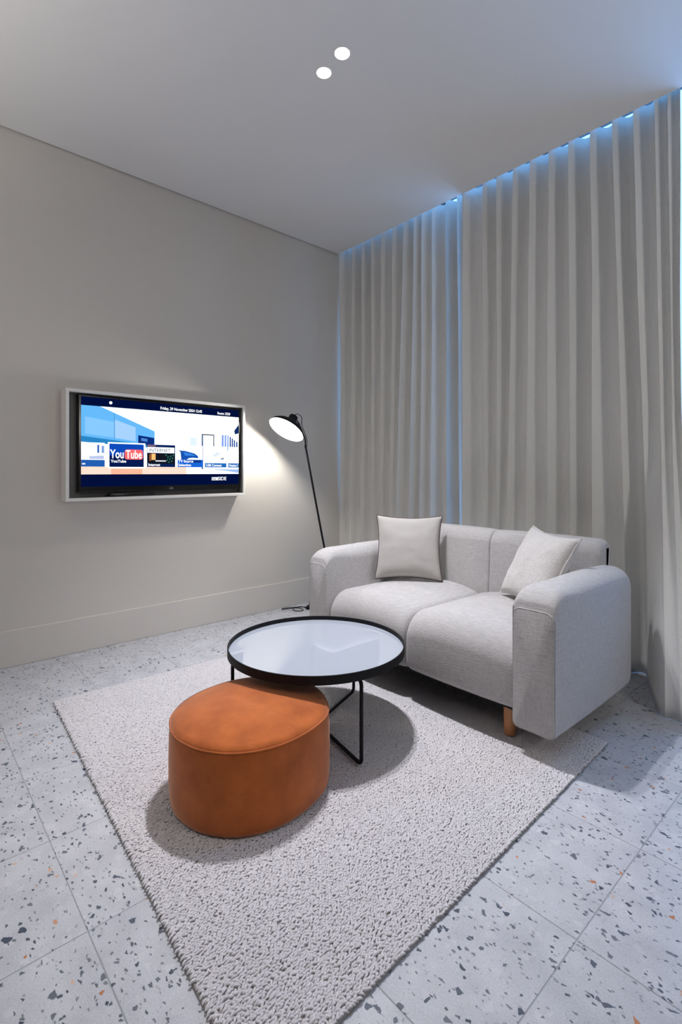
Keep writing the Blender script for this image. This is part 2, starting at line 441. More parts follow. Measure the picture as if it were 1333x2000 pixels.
LT = [0.015, 0.196, 0.321, 0.441, 0.568, 0.703, 0.82, 0.916, 0.977, 1.063, 1.181, 1.28, 1.345]
LB = [0.012, 0.154, 0.30, 0.441, 0.556, 0.67, 0.74, 0.86, 0.95, 1.041, 1.186, 1.305, 1.37]
curtain('curtain', 'narrower pale grey linen curtain hanging next to the television wall',
        LT, LB, lambda u, z: 0.012 + 0.135 * smooth(4.5, 12, u), 0.12, 0.0015,
        flare=lambda u, z, x, y: (x + (0.022 * smooth(0.4, 2.1, z) * smooth(3.2, 2.2, z)) * smooth(1.2, 0.0, u) - 0.012 * smooth(1.0, 0.0, u), y), zt=3.415, seed=1)
RT = [1.429, 1.602, 1.715, 1.843, 1.968, 2.10, 2.228, 2.361, 2.489, 2.604, 2.716, 2.78, 2.838]
RB = [1.413, 1.60, 1.70, 1.789, 1.932, 2.083, 2.228, 2.376, 2.55, 2.67, 2.75, 2.80, 2.85]
def flare_r(u, z, x, y):
    k = smooth(8.9, 9.7, u) * (smooth(1.7, 0.0, z) ** 1.4)
    return x + (0.12 + 0.02 * (u - 9.5)) * k, y - 0.42 * k
curtain('curtain', 'wide pale grey linen curtain behind the sofa, its end spilling onto the floor',
        RT, RB, lambda u, z: 0.006 + 0.0 * u, 0.125, 0.0015, flare=flare_r, seed=4, fl_damp=0.75)

# ------------------------------------------------------------------ rug
RA, RBc, RC, RD = Vector((0.73, -2.60)), Vector((2.855, -2.715)), Vector((2.795, -0.88)), Vector((0.80, -0.80))
def rug_pt(u, v): return (RA * (1 - u) + RBc * u) * (1 - v) + (RD * (1 - u) + RC * u) * v
rug = thing('rug', 'light grey chunky looped wool rug under the coffee table and pouf', 'rug', (1.8, -1.75, 0))
ro = Vector((1.8, -1.75))
bm = bmesh.new()
per = [rug_pt(k / 40, 0) for k in range(40)] + [rug_pt(1, k / 40) for k in range(40)] + [rug_pt(1 - k / 40, 1) for k in range(40)] + [rug_pt(0, 1 - k / 40) for k in range(40)]
rows = []
for ins, z in ((0.006, 0.0005), (0.0, 0.004), (0.004, 0.0085)):
    rows.append([Vector((p.x - ro.x, p.y - ro.y, z)) - Vector(((p - ro).x, (p - ro).y, 0)).normalized() * ins for p in per])
add_loft(bm, rows); obj('backing', bm, M['wool_back'], rug)
def rug_loops():
    rng = np.random.default_rng(3)
    du, dv = 0.0069, 0.0107          # loop pitch across and along
    L = 2.06; Wd = 1.82
    nu, nv = int(L / du), int(Wd / dv)
    U, V = np.meshgrid((np.arange(nu) + 0.5) / nu, (np.arange(nv) + 0.5) / nv, indexing='ij')
    V = V + (np.arange(nu) % 2)[:, None] * 0.5 / nv
    U = U.ravel() + rng.normal(0, 0.16 / nu, nu * nv); V = V.ravel() + rng.normal(0, 0.16 / nv, nu * nv)
    U = np.clip(U, 0.001, 0.999); V = np.clip(V, 0.001, 0.999)
    A, B, Cc, D = [np.array(p) for p in (RA, RBc, RC, RD)]
    P = ((1 - U)[:, None] * A + U[:, None] * B) * (1 - V)[:, None] + ((1 - U)[:, None] * D + U[:, None] * Cc) * V[:, None]
    N = len(P); P = P - np.array(ro)
    sgn = np.where((np.arange(nu) % 2)[:, None].repeat(nv, 1).ravel() == 0, 1, -1)
    ang = np.pi / 2 + 0.36 * sgn + rng.normal(0, 0.25, N)     # strands lean left and right in turn, like plaited yarn
    ln = 0.0093 * rng.uniform(0.8, 1.25, N); rad = 0.0033 * rng.uniform(0.9, 1.2, N); ht = 0.0100 + rng.normal(0, 0.0008, N)
    dx, dy = np.cos(ang), np.sin(ang)
    st = np.array([-1.0, -0.45, 0.45, 1.0]); rr = np.array([0.5, 1.0, 1.0, 0.5]); zz = np.array([-0.0022, 0.0016, 0.0016, -0.0022])
    K = 5; th = np.arange(K) * 2 * np.pi / K
    ca, sa = np.cos(th), np.sin(th)
    verts = np.zeros((N, 4, K, 3), np.float32)
    for s in range(4):
        cx = P[:, 0] + dx * ln * st[s]; cy = P[:, 1] + dy * ln * st[s]; cz = ht + zz[s]
        for k in range(K):
            r = rad * rr[s]
            verts[:, s, k, 0] = cx - dy * r * ca[k]; verts[:, s, k, 1] = cy + dx * r * ca[k]; verts[:, s, k, 2] = cz + r * sa[k]
    verts[..., 2] = np.maximum(verts[..., 2], 0.003)
    q = []
    for s in range(3):
        for k in range(K): q.append((s * K + k, s * K + (k + 1) % K, (s + 1) * K + (k + 1) % K, (s + 1) * K + k))
    q = np.array(q, np.int32)
    Fc = (q[None] + (np.arange(N, dtype=np.int32) * 4 * K)[:, None, None]).reshape(-1, 4)
    me = bpy.data.meshes.new('wool_loops')
    me.vertices.add(N * 4 * K); me.vertices.foreach_set('co', verts.ravel())
    me.loops.add(Fc.size); me.loops.foreach_set('vertex_index', Fc.ravel())
    me.polygons.add(len(Fc)); me.polygons.foreach_set('loop_start', np.arange(0, Fc.size, 4, dtype=np.int32))
    me.polygons.foreach_set('use_smooth', np.ones(len(Fc), bool))
    me.update(calc_edges=True); me.materials.append(M['wool'])
    o = link(bpy.data.objects.new('wool_loops', me)); o.parent = rug; o['kind'] = 'stuff'
rug_loops()
RZ = 0.0185    # height of the rug's top

# ------------------------------------------------------------------ sofa
sofa = thing('sofa', 'two-seat light grey fabric sofa with wide rounded arms before the curtains', 'sofa', (1.95, -0.80, 0))
SO = Vector((1.95, -0.80, 0))
def arm(x0, x1, yf, yr, zb, zt):
    bm = bmesh.new(); loops = []
    Ry, Rz = 0.13, 0.082
    ins = [(yf, Rz + 0.010, 0.010, 0.010), (yf + 0.003, Rz + 0.003, 0.004, 0.004), (yf + 0.008, Rz - 0.004, 0.001, 0.001)]
    for k in range(2, 10):
        a = 0.5 * PI * k / 10
        ins.append((yf + Ry * (1 - math.cos(a)), Rz * (1 - math.sin(a)), 0, 0))
    for k in range(0, 8): ins.append((yf + Ry + (yr - 0.13 - yf - Ry) * k / 8, 0, 0, 0))
    R = 0.13
    for k in range(1, 11):
        a = 0.5 * PI * k / 10
        e = 1 - math.cos(a)
        ins.append((yr - R + R * math.sin(a), R * e * 0.93, 0.09 * e, 0.045 * e))
    for i, (y, it, ib, ix) in enumerate(ins):
        s = (y - yf) / (yr - yf)
        crown = 0.012 * math.sin(PI * min(1, max(0, s)))
        bulge = 0.006 * math.sin(PI * min(1, max(0, s)))
        hw = (x1 - x0) / 2 - ix; rt = min(0.036 + 0.044 * smooth(0.0, 0.30, s), hw * 0.95); rb = min(0.025, hw * 0.9)
        z0, z1 = zb + ib, zt - it + crown
        pts = rrect(x0 + ix - bulge, x1 - ix + bulge, z0, z1, rb, rb, rt, rt, 8)
        loops.append([Vector((px, y, pz)) - SO for px, pz in pts])
    add_loft(bm, loops)
    return bm, loops[1]
for (x0, x1) in ((1.155, 1.318), (2.55, 2.735)):
    b_, edge = arm(x0, x1, -1.255, -0.345, 0.122, 0.712)
    a_ = obj('arm', b_, M['sofa'], sofa, angle=60)
    n_ = len(edge); top = edge[n_ // 2 - 1:] + edge[:1]
    obj('seam', tube(edge, 0.0022, 5, True), M['sofa'], a_)
def seat_block(x0, x1):
    bm = bmesh.new(); loops = []
    yf, yb = -1.225, -0.50
    R = 0.032
    st = [(0, 1)] + [(R * (1 - math.cos(0.5 * PI * k / 5)), 1 - math.sin(0.5 * PI * k / 5)) for k in range(1, 6)]
    xsn = [(x0 + a, e) for a, e in st]
    for k in range(1, 12): xsn.append((x0 + R + (x1 - x0 - 2 * R) * k / 12, 0))
    xsn += [(x1 - a, e) for a, e in reversed(st)]
    for x, e in xsn:
        u = (x - x0) / (x1 - x0) * 2 - 1
        c = 1 - abs(u) ** 2.6
        i_ = 0.026 * e
        zt = 0.456 + 0.040 * c - i_; zb = 0.165 + i_ * 0.5
        fy = yf - 0.012 * c + i_
        pts = rrect(fy, yb - i_, zb, zt, 0.05, 0.03, 0.05, 0.125, 9)
        out = []
        for py, pz in pts:
            s = (py - fy) / (yb - fy)
            if pz > 0.4: pz += 0.018 * math.sin(PI * min(1, max(0, s)) ** 0.8) * c
            if py < fy + 0.07: py -= 0.010 * math.sin(PI * max(0, min(1, (pz - zb) / (zt - zb)))) * c
            out.append(Vector((x, py, pz)) - SO)
        loops.append(out)
    add_loft(bm, loops); return bm
obj('seat_cushion', seat_block(1.314, 1.922), M['sofa'], sofa, angle=60)
obj('seat_cushion', seat_block(1.922, 2.554), M['sofa'], sofa, angle=60)
def back_block(x0, x1, endr=0.03, open0=True, open1=True):
    bm = bmesh.new(); loops = []
    def side(r):
        return [(r * (1 - math.cos(0.5 * PI * k / 6)), 1 - math.sin(0.5 * PI * k / 6)) for k in range(0, 7)]
    xsn = [(x0 + a, e * endr[0] * 0.8) for a, e in side(endr[0])]
    for k in range(1, 12): xsn.append((x0 + endr[0] + (x1 - x0 - endr[0] - endr[1]) * k / 12, 0))
    xsn += [(x1 - a, e * endr[1] * 0.8) for a, e in reversed(side(endr[1]))]
    for x, i_ in xsn:
        u = (x - x0) / (x1 - x0) * 2 - 1; c = 1 - abs(u) ** 3
        pts = rrect(-0.085 + i_, 0.085 - i_, 0.22 + i_, 0.835 - i_, 0.03, 0.03, 0.055, 0.07, 7)
        out = []
        for py, pz in pts:
            s = (pz - 0.44) / 0.39
            y = -0.410 + py + (pz - 0.5) * 0.05
            if py < 0: y -= 0.016 * c * math.sin(PI * max(0, min(1, (pz - 0.36) / 0.46)))
            if pz > 0.8: pz += 0.006 * c
            out.append(Vector((x, y, pz)) - SO)
        loops.append(out)
    add_loft(bm, loops); return bm
obj('back_cushion', back_block(1.305, 1.962, (0.05, 0.016)), M['sofa'], sofa, angle=60)
obj('back_cushion', back_block(1.962, 2.612, (0.016, 0.05)), M['sofa'], sofa, angle=60)
bb = box((1.30 - 1.95, -1.17 + 0.80, 0.14), (2.57 - 1.95, -0.42 + 0.80, 0.20), 0.01)
obj('seat_frame', bb, M['black'], sofa, smooth=False)
for x, y, z in ((2.476, -1.14, RZ), (1.40, -1.14, RZ), (2.50, -0.50, 0.0), (1.40, -0.50, 0.0)):
    mt = Matrix.Translation((x - 1.95, y + 0.80, 0))
    obj('leg', lathe([(0.024, z), (0.0265, z + 0.004), (0.028, 0.15)], 28, mt), M['oak'], sofa)

# ------------------------------------------------------------------ cushions
def pillow_bm(w_, h_, T, seed, n=34, pinch=0.075, wr=0.006):
    bm = bmesh.new(); grid = {}
    rim = []
    for side in (1, -1):
        for i in range(n + 1):
            for j in range(n + 1):
                u, v = 2 * i / n - 1, 2 * j / n - 1
                edge = i in (0, n) or j in (0, n)
                if side == -1 and edge: grid[(side, i, j)] = grid[(1, i, j)]; continue
                x = u * (1 - pinch * (1 - v * v) * abs(u)); y = v * (1 - pinch * (1 - u * u) * abs(v))
                t_ = T * max(0.0, (1 - u ** 2) * (1 - v ** 2)) ** 0.42
                p = Vector((x * w_ / 2, y * h_ / 2, 0))
                f = max(0.0, (1 - u ** 4) * (1 - v ** 4)) ** 0.5
                nz_ = noise.noise(Vector((x * 2.2, y * 2.2, seed + side))) * wr * 2 + noise.noise(Vector((x * 5, y * 5, seed + 5 + side))) * wr
                # creases running in from the lower corners
                p.z = side * (t_ + nz_ * f)
                if edge: p.z += 0.004 * noise.noise(Vector((x * 4, y * 4, seed)))
                grid[(side, i, j)] = bm.verts.new(p)
        for i in range(n):
            for j in range(n):
                q = [grid[(side, a, b)] for a, b in ((i, j), (i + 1, j), (i + 1, j + 1), (i, j + 1))]
                bm.faces.new(q if side == 1 else q[::-1])
    rimk = [(k, 0) for k in range(n)] + [(n, k) for k in range(n)] + [(n - k, n) for k in range(n)] + [(0, n - k) for k in range(n)]
    rim = [grid[(1, a, b)].co.copy() for a, b in rimk]
    return bm, rim
def frame(center, U, V):
    U = Vector(U).normalized(); V = Vector(V); V = (V - U * V.dot(U)).normalized(); N = U.cross(V)
    m = Matrix((U, V, N)).transposed().to_4x4(); m.translation = center; return m
p1 = thing('cushion', 'square off-white linen cushion with dark piping against the sofa\'s left arm', 'cushion')
p1.matrix_world = frame(Vector((1.512, -0.714, 0.708)), (0.79, 0.61, 0.0), (-0.16, 0.21, 0.95))
b_, rim = pillow_bm(0.428, 0.418, 0.075, 2.0, pinch=0.10, wr=0.003)
obj('cover', b_, M['linen'], p1, angle=80)
M['piping'] = mat_plain('dark_brown_piping', srgb(74, 58, 56), 0.8)
obj('piping', tube([p + Vector((0, 0, -0.003)) for p in rim], 0.0045, 6, True), M['piping'], p1)['label'] = 'thin dark brown piping'
p2 = thing('cushion', 'square white fleecy boucle cushion leaning on the sofa\'s right arm', 'cushion')
p2.matrix_world = frame(Vector((2.366, -0.664, 0.692)), (0.86, -0.51, -0.05), (0.226, 0.40, 0.89))
b_, rim = pillow_bm(0.422, 0.422, 0.085, 6.0, pinch=0.13, wr=0.004)
obj('cover', b_, M['boucle'], p2, angle=80)
obj('edge_seam', tube(rim, 0.004, 6, True), M['boucle'], p2)

# ------------------------------------------------------------------ coffee table
TC, TR, TZ = Vector((1.835, -1.742, 0)), 0.408, 0.410
tb = thing('coffee_table', 'round coffee table with black metal tray rim and pale glass top', 'table', TC)
obj('tray_rim', lathe([(TR - 0.005, TZ - 0.022), (TR - 0.005, TZ), (TR - 0.003, TZ + 0.0012), (TR, TZ), (TR, TZ - 0.036), (TR - 0.02, TZ - 0.037), (0.02, TZ - 0.037)], 128), M['black'], tb)
obj('glass_top', lathe([(TR - 0.0055, TZ - 0.028), (TR - 0.0055, TZ - 0.0205), (TR - 0.007, TZ - 0.0195)], 128), M['table_glass'], tb, angle=30)['label'] = 'pale grey-blue glossy glass'
for ang in (-11.5, 110.5, 248.5):
    a = math.radians(ang); d = Vector((math.cos(a), math.sin(a), 0)); R0 = 0.388
    zt_ = TZ - 0.037 - 0.0075; zb_ = RZ + 0.0085
    pts = arc_path([d * 0.02 + Vector((0, 0, zb_)), d * R0 + Vector((0, 0, zb_)), d * R0 + Vector((0, 0, zt_)), d * 0.20 + Vector((0, 0, zt_))], 0.028, 7)
    obj('leg', tube(pts, 0.0078, 10), M['black'], tb)

# ------------------------------------------------------------------ pouf
PO = Vector((2.0, -2.2, 0))
pouf = thing('pouf', 'rust orange velvet pebble-shaped pouf tucked under the coffee table', 'pouf', PO)
out = [(1.905, -2.478), (2.005, -2.502), (2.116, -2.484), (2.198, -2.436), (2.250, -2.375), (2.282, -2.298), (2.290, -2.205), (2.268, -2.090), (2.214, -1.990),
       (2.09, -1.915), (1.955, -1.892), (1.845, -1.935), (1.775, -2.02), (1.735, -2.125), (1.735, -2.235), (1.765, -2.34), (1.825, -2.425)]
loop = [Vector((p.x, p.y)) for p in spline([(x, y, 0) for x, y in out], 6, True)]
cen = sum(loop, Vector((0, 0))) / len(loop)
def pl_loop(k, z): return [Vector((cen.x + (p.x - cen.x) * k - PO.x, cen.y + (p.y - cen.y) * k - PO.y, z)) for p in loop]
ZP = 0.298
bm = bmesh.new()
add_loft(bm, [pl_loop(0.955, RZ), pl_loop(0.985, RZ + 0.004), pl_loop(1.0, RZ + 0.018), pl_loop(1.012, 0.09), pl_loop(1.014, 0.17), pl_loop(1.008, 0.25), pl_loop(0.999, ZP - 0.012), pl_loop(0.990, ZP - 0.002)], True, False)
side_ = obj('side_cover', bm, M['velvet'], pouf, angle=60)
bm = bmesh.new()
rows = [pl_loop(0.990, ZP - 0.002), pl_loop(0.982, ZP + 0.006)]
for k in range(1, 13):
    s = 1 - k / 13.0
    rows.append(pl_loop(0.982 * s, ZP + 0.006 + 0.036 * (1 - s ** 2.6)))
add_loft(bm, rows, False, True)
obj('top_cover', bm, M['velvet'], pouf, angle=60)
obj('seam', tube(pl_loop(0.9965, ZP - 0.003), 0.0032, 6, True), M['velvet'], pouf)

# ------------------------------------------------------------------ television in its white surround
FY0, FY1, FZ0, FZ1, FD = -2.402, -1.098, 1.008, 1.732, 0.12
tf = thing('television_surround', 'white box frame projecting from the wall around the television', 'frame', (0.0015, FY0, FZ0))
FO = Vector((0, FY0, FZ0))
def fbox(a, b, bev=0.002): return box([a[i] - FO[i] for i in range(3)], [b[i] - FO[i] for i in range(3)], bev, 1)
tk = 0.020
obj('top_board', fbox((0.0, FY0, FZ1 - tk), (FD, FY1, FZ1)), M['frame_white'], tf, smooth=False)
obj('bottom_board', fbox((0.0, FY0, FZ0), (FD, FY1, FZ0 + tk)), M['frame_white'], tf, smooth=False)
obj('side_board', fbox((0.0, FY0, FZ0 + tk), (FD, FY0 + tk, FZ1 - tk)), M['frame_white'], tf, smooth=False)
obj('side_board', fbox((0.0, FY1 - tk, FZ0 + tk), (FD, FY1, FZ1 - tk)), M['frame_white'], tf, smooth=False)
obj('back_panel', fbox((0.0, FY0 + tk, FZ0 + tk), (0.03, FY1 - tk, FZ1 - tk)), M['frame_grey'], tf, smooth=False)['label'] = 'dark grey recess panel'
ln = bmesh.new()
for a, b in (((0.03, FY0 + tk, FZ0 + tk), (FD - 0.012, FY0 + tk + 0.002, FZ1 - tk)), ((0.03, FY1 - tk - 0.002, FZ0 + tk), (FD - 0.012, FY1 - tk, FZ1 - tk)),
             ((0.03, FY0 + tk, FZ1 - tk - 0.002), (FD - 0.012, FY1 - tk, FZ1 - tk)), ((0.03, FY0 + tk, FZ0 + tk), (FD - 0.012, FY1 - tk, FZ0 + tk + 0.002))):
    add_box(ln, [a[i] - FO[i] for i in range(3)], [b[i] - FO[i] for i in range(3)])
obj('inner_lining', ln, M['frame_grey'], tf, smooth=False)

VX, VY0, VY1, VZ0, VZ1 = 0.095, -2.322, -1.130, 1.062, 1.704
tv = thing('television', 'flat black television showing a bright menu screen inside the wall surround', 'television', (0.03, -1.726, VZ0))
TVO = Vector((0.03, -1.726, VZ0))
def tbox(a, b, bev=0.0): return box([a[i] - TVO[i] for i in range(3)], [b[i] - TVO[i] for i in range(3)], bev, 2)
obj('casing', tbox((0.034, VY0, VZ0), (VX, VY1, VZ1), 0.004), M['black_gloss'], tv, smooth=False)
obj('bracket', tbox((0.0325, -1.9, 1.2), (0.0345, -1.55, 1.55)), M['black'], tv, smooth=False)
SY0, SY1, SZ0, SZ1 = -2.306, -1.144, 1.100, 1.690
EM = {}
def em(r, g, b, s=1.0):
    k = (r, g, b, s)
    if k not in EM: EM[k] = mat_emit('screen_colour', srgb(r, g, b), s)
    return EM[k]
lay = [VX]
screen = obj('screen', tbox((VX, SY0, SZ0), (VX + 0.001, SY1, SZ1)), em(2, 12, 52), tv, smooth=False)
def sc(u, v, d):   # screen coordinates: u 0..1 left to right, v 0..1 top to bottom -> TV local
    return Vector((VX + 0.001 + d, SY0 + (SY1 - SY0) * u, SZ1 - (SZ1 - SZ0) * v)) - TVO
def spoly(name, pts, col, d, s=1.0):
    bm = bmesh.new(); a = [bm.verts.new(sc(u, v, d)) for u, v in pts]; bm.faces.new(a)
    return obj(name, bm, em(*col, s), screen, smooth=False)
def srect(name, u0, v0, u1, v1, col, d, s=1.0): return spoly(name, [(u0, v0), (u1, v0), (u1, v1), (u0, v1)], col, d, s)
def text(name, s, u, v, size, col, d, parent, bold=0.0, cond=1.0, align='LEFT', place=None):
    cu = bpy.data.curves.new(name, 'FONT'); cu.body = s; cu.size = size; cu.align_x = align; cu.offset = bold; cu.resolution_u = 3
    tmp = link(bpy.data.objects.new('tmp_text', cu)); dg = bpy.context.evaluated_depsgraph_get(); dg.update()
    me = bpy.data.meshes.new_from_object(tmp.evaluated_get(dg)); bpy.data.objects.remove(tmp); bpy.data.curves.remove(cu)
    p = sc(u, v, d) if place is None else place
    for vt in me.vertices: vt.co = Vector((p.x, p.y + vt.co.x * cond, p.z + vt.co.y))
    me.name = name; me.materials.clear(); me.materials.append(em(*col) if isinstance(col, tuple) else col)
    o = link(bpy.data.objects.new(name, me)); o.parent = parent; return o
W_ = (250, 253, 255)
T0, T1 = 0.095, 0.862        # picture band
srect('picture', 0, T0, 1, T1, (236, 244, 255), 0.0002, 1.15)
srect('picture_ceiling', 0.25, T0, 1, 0.45, (250, 252, 255), 0.00025, 1.3)
spoly('cabinet', [(0, T0), (0.10, T0), (0.415, 0.345), (0.415, 0.52), (0, 0.435)], (92, 168, 226), 0.0003)
spoly('cabinet', [(0.02, 0.22), (0.18, 0.26), (0.18, 0.44), (0.02, 0.41)], (122, 182, 232), 0.00032)
spoly('cabinet', [(0.182, 0.235), (0.30, 0.31), (0.30, 0.475), (0.182, 0.445)], (150, 190, 232), 0.00032)
spoly('cabinet_underside', [(0, 0.435), (0.415, 0.52), (0.415, 0.54), (0.30, 0.54), (0, 0.50)], (36, 120, 178), 0.0004)
spoly('cabinet_joint', [(0.176, 0.165), (0.179, 0.168), (0.179, 0.47), (0.176, 0.47)], (70, 128, 180), 0.0005)
spoly('cabinet_joint', [(0.30, 0.255), (0.302, 0.257), (0.302, 0.49), (0.30, 0.49)], (116, 160, 205), 0.0005)
spoly('oven', [(0.315, 0.40), (0.412, 0.425), (0.412, 0.525), (0.315, 0.50)], (8, 40, 110), 0.0005)
spoly('oven_window', [(0.333, 0.43), (0.37, 0.44), (0.37, 0.475), (0.333, 0.465)], (70, 120, 190), 0.0006)
srect('doorway', 0.725, 0.345, 0.735, 0.80, (60, 84, 128), 0.0005)
srect('doorway', 0.725, 0.345, 0.815, 0.36, (60, 70, 84), 0.00052)
srect('doorway', 0.808, 0.345, 0.815, 0.53, (70, 78, 92), 0.00052)
srect('picture_frame', 0.645, 0.395, 0.69, 0.52, (208, 222, 246), 0.0005)
for k, (a, b) in enumerate(((0.87, 0.885), (0.892, 0.905), (0.912, 0.922), (0.93, 0.94), (0.946, 0.956), (0.962, 0.972), (0.980, 0.990))):
    srect('blind', a, 0.345 + max(0, k - 2) * 0.02, b, 0.55, (120, 150, 215) if k < 3 else (24, 60, 130), 0.0005)
spoly('dark_corner', [(0.965, 0.28), (1.0, 0.19), (1.0, 0.31), (0.97, 0.33)], (16, 40, 90), 0.0006)
srect('wood_counter', 0, 0.775, 0.62, T1, (240, 205, 188), 0.0003)
srect('wood_counter', 0.16, 0.80, 0.34, T1, (226, 168, 140), 0.00035)
spoly('floor_patch', [(0.78, 0.80), (1.0, 0.80), (1.0, 0.85), (0.9, 0.82)], (150, 176, 220), 0.00035)
# menu cards
srect('card', 0.0, 0.505, 0.125, 0.775, (238, 243, 252), 0.0008)
srect('card', 0.085, 0.53, 0.095, 0.62, (50, 90, 170), 0.0009); srect('card', 0.108, 0.54, 0.122, 0.62, (120, 150, 200), 0.0009)
spoly('card', [(0.04, 0.66), (0.12, 0.65), (0.12, 0.69), (0.045, 0.69)], (170, 182, 214), 0.0009)
srect('card', 0.0, 0.70, 0.125, 0.775, (30, 84, 160), 0.00095)
text('caption', 'on', 0.004, 0.752, 0.020, W_, 0.0013, screen, 0.0006)
srect('card_border', 0.142, 0.495, 0.358, 0.79, (232, 250, 255), 0.0012, 1.3)
srect('card', 0.150, 0.510, 0.348, 0.655, (12, 66, 168), 0.0014)
srect('card', 0.150, 0.640, 0.348, 0.777, (5, 22, 72), 0.0014)
def rr_card(name, u0, v0, u1, v1, r, col, d):
    au, av = r / (SY1 - SY0), r / (SZ1 - SZ0)
    pts = []
    for cu, cv, a0 in ((u0 + au, v0 + av, PI), (u1 - au, v0 + av, 1.5 * PI), (u1 - au, v1 - av, 0), (u0 + au, v1 - av, 0.5 * PI)):
        for k in range(5):
            a = a0 + 0.5 * PI * k / 4; pts.append((cu + au * math.cos(a), cv + av * math.sin(a)))
    return spoly(name, pts, col, d)
rr_card('logo_badge', 0.236, 0.572, 0.343, 0.690, 0.016, (226, 96, 100), 0.0018)
text('logo_lettering', 'You', 0.155, 0.675, 0.082, W_, 0.0020, screen, 0.0018, 0.66)
text('logo_lettering', 'Tube', 0.242, 0.675, 0.080, (255, 238, 236), 0.0022, screen, 0.0016, 0.66)
text('caption', 'YouTube', 0.158, 0.726, 0.027, W_, 0.0020, screen, 0.0006)
srect('card', 0.368, 0.505, 0.545, 0.775, (8, 30, 78), 0.0011)
srect('card', 0.370, 0.535, 0.540, 0.605, (240, 243, 250), 0.0013)
srect('card', 0.37, 0.505, 0.42, 0.53, (110, 84, 110), 0.0013)
srect('card', 0.37, 0.61, 0.545, 0.735, (16, 20, 30), 0.0013)
srect('card', 0.395, 0.615, 0.42, 0.69, (232, 178, 108), 0.0014); srect('card', 0.382, 0.62, 0.392, 0.70, (150, 84, 50), 0.0014)
for k in range(9):
    a, b = 0.48 + 0.006 * k, 0.63 + 0.012 * ((k * 5) % 8)
    spoly('card_leaf', [(a, b), (a + 0.012, b - 0.012), (a + 0.008, b + 0.012)], (40, 120, 104), 0.0014)
text('caption', 'INTERNET', 0.380, 0.592, 0.034, (70, 72, 84), 0.0015, screen, 0.0, 1.0)
srect('card', 0.42, 0.695, 0.485, 0.708, (220, 226, 236), 0.0015)
text('caption', 'Internet', 0.375, 0.763, 0.026, W_, 0.0016, screen, 0.0006)
srect('card', 0.562, 0.50, 0.732, 0.775, (248, 250, 255), 0.0011, 1.1)
srect('card', 0.562, 0.68, 0.732, 0.775, (22, 92, 196), 0.0012)
spoly('card_remote', [(0.565, 0.565), (0.61, 0.57), (0.675, 0.60), (0.70, 0.635), (0.70, 0.66), (0.665, 0.655), (0.64, 0.66), (0.61, 0.69), (0.585, 0.68), (0.58, 0.585)], (18, 74, 160), 0.0014)
spoly('card_remote', [(0.60, 0.585), (0.655, 0.605), (0.685, 0.63), (0.61, 0.63)], (52, 120, 205), 0.0015)
spoly('card_remote', [(0.61, 0.69), (0.72, 0.685), (0.72, 0.715), (0.64, 0.72)], (12, 50, 120), 0.0014)
text('caption', 'TV Source', 0.566, 0.715, 0.027, W_, 0.0016, screen, 0.0006)
text('caption', 'Selection', 0.566, 0.763, 0.027, W_, 0.0016, screen, 0.0006)
srect('card', 0.748, 0.50, 0.905, 0.775, (246, 249, 255), 0.0011, 1.15)
srect('card', 0.748, 0.72, 0.905, 0.775, (30, 96, 170), 0.0012)
spoly('card_cable', [(0.80, 0.62), (0.84, 0.57), (0.86, 0.60), (0.82, 0.64)], (206, 214, 226), 0.0013)
spoly('card_cable', [(0.86, 0.66), (0.885, 0.645), (0.885, 0.665), (0.87, 0.675)], (84, 110, 150), 0.0013)
text('caption', 'USB Connect', 0.755, 0.763, 0.026, W_, 0.0016, screen, 0.0006, 0.92)
srect('card', 0.918, 0.50, 1.0, 0.775, (244, 247, 253), 0.0011, 1.1)
srect('card', 0.918, 0.72, 1.0, 0.775, (40, 104, 176), 0.0012)
text('caption', 'Weather f', 0.923, 0.763, 0.024, W_, 0.0016, screen, 0.0006, 0.80)
text('status_text', 'Friday, 29 November 2024 12:45', 0.450, 0.072, 0.028, W_, 0.001, screen, 0.0006, 0.86)
text('status_text', 'Room: 2320', 0.838, 0.074, 0.026, W_, 0.001, screen, 0.0006, 0.86)
bm = bmesh.new(); cc = [bm.verts.new(sc(0.158 + 0.009 * math.cos(a), 0.045 + 0.0175 * math.sin(a), 0.001)) for a in [2 * PI * k / 16 for k in range(16)]]
bm.faces.new(cc); obj('status_icon', bm, em(*W_), screen, smooth=False)
srect('hotel_logo', 0.797, 0.905, 0.842, 0.945, W_, 0.001)
text('hotel_logo_lettering', 'the', 0.800, 0.940, 0.026, (2, 12, 52), 0.0013, screen, 0.0005, 0.9)
text('hotel_logo_lettering', 'SIDE', 0.842, 0.945, 0.038, W_, 0.001, screen, 0.0005, 0.98)
mk = mat_plain('maker_mark', srgb(190, 190, 192), 0.4)
text('maker_mark', 'LG', 0, 0, 0.022, mk, 0, tv, 0.0, 1.0, 'CENTER', Vector((VX + 0.0008, -1.700, 1.073)) - TVO)

rm = thing('remote_control', 'slim black remote control lying in the bottom of the television surround', 'remote control', (0.085, -1.98, FZ0 + tk + 0.0025))
obj('body', box((-0.022, -0.155, 0.0), (0.022, 0.155, 0.020), 0.006, 3), M['black_gloss'], rm)
bm = bmesh.new()
for k in range(8):
    for q in (-1, 0, 1): add_box(bm, (q * 0.012 - 0.004, -0.12 + 0.03 * k - 0.006, 0.0195), (q * 0.012 + 0.004, -0.12 + 0.03 * k + 0.006, 0.0222), 0.0008, 1)
obj('buttons', bm, M['frame_grey'], rm, smooth=False)

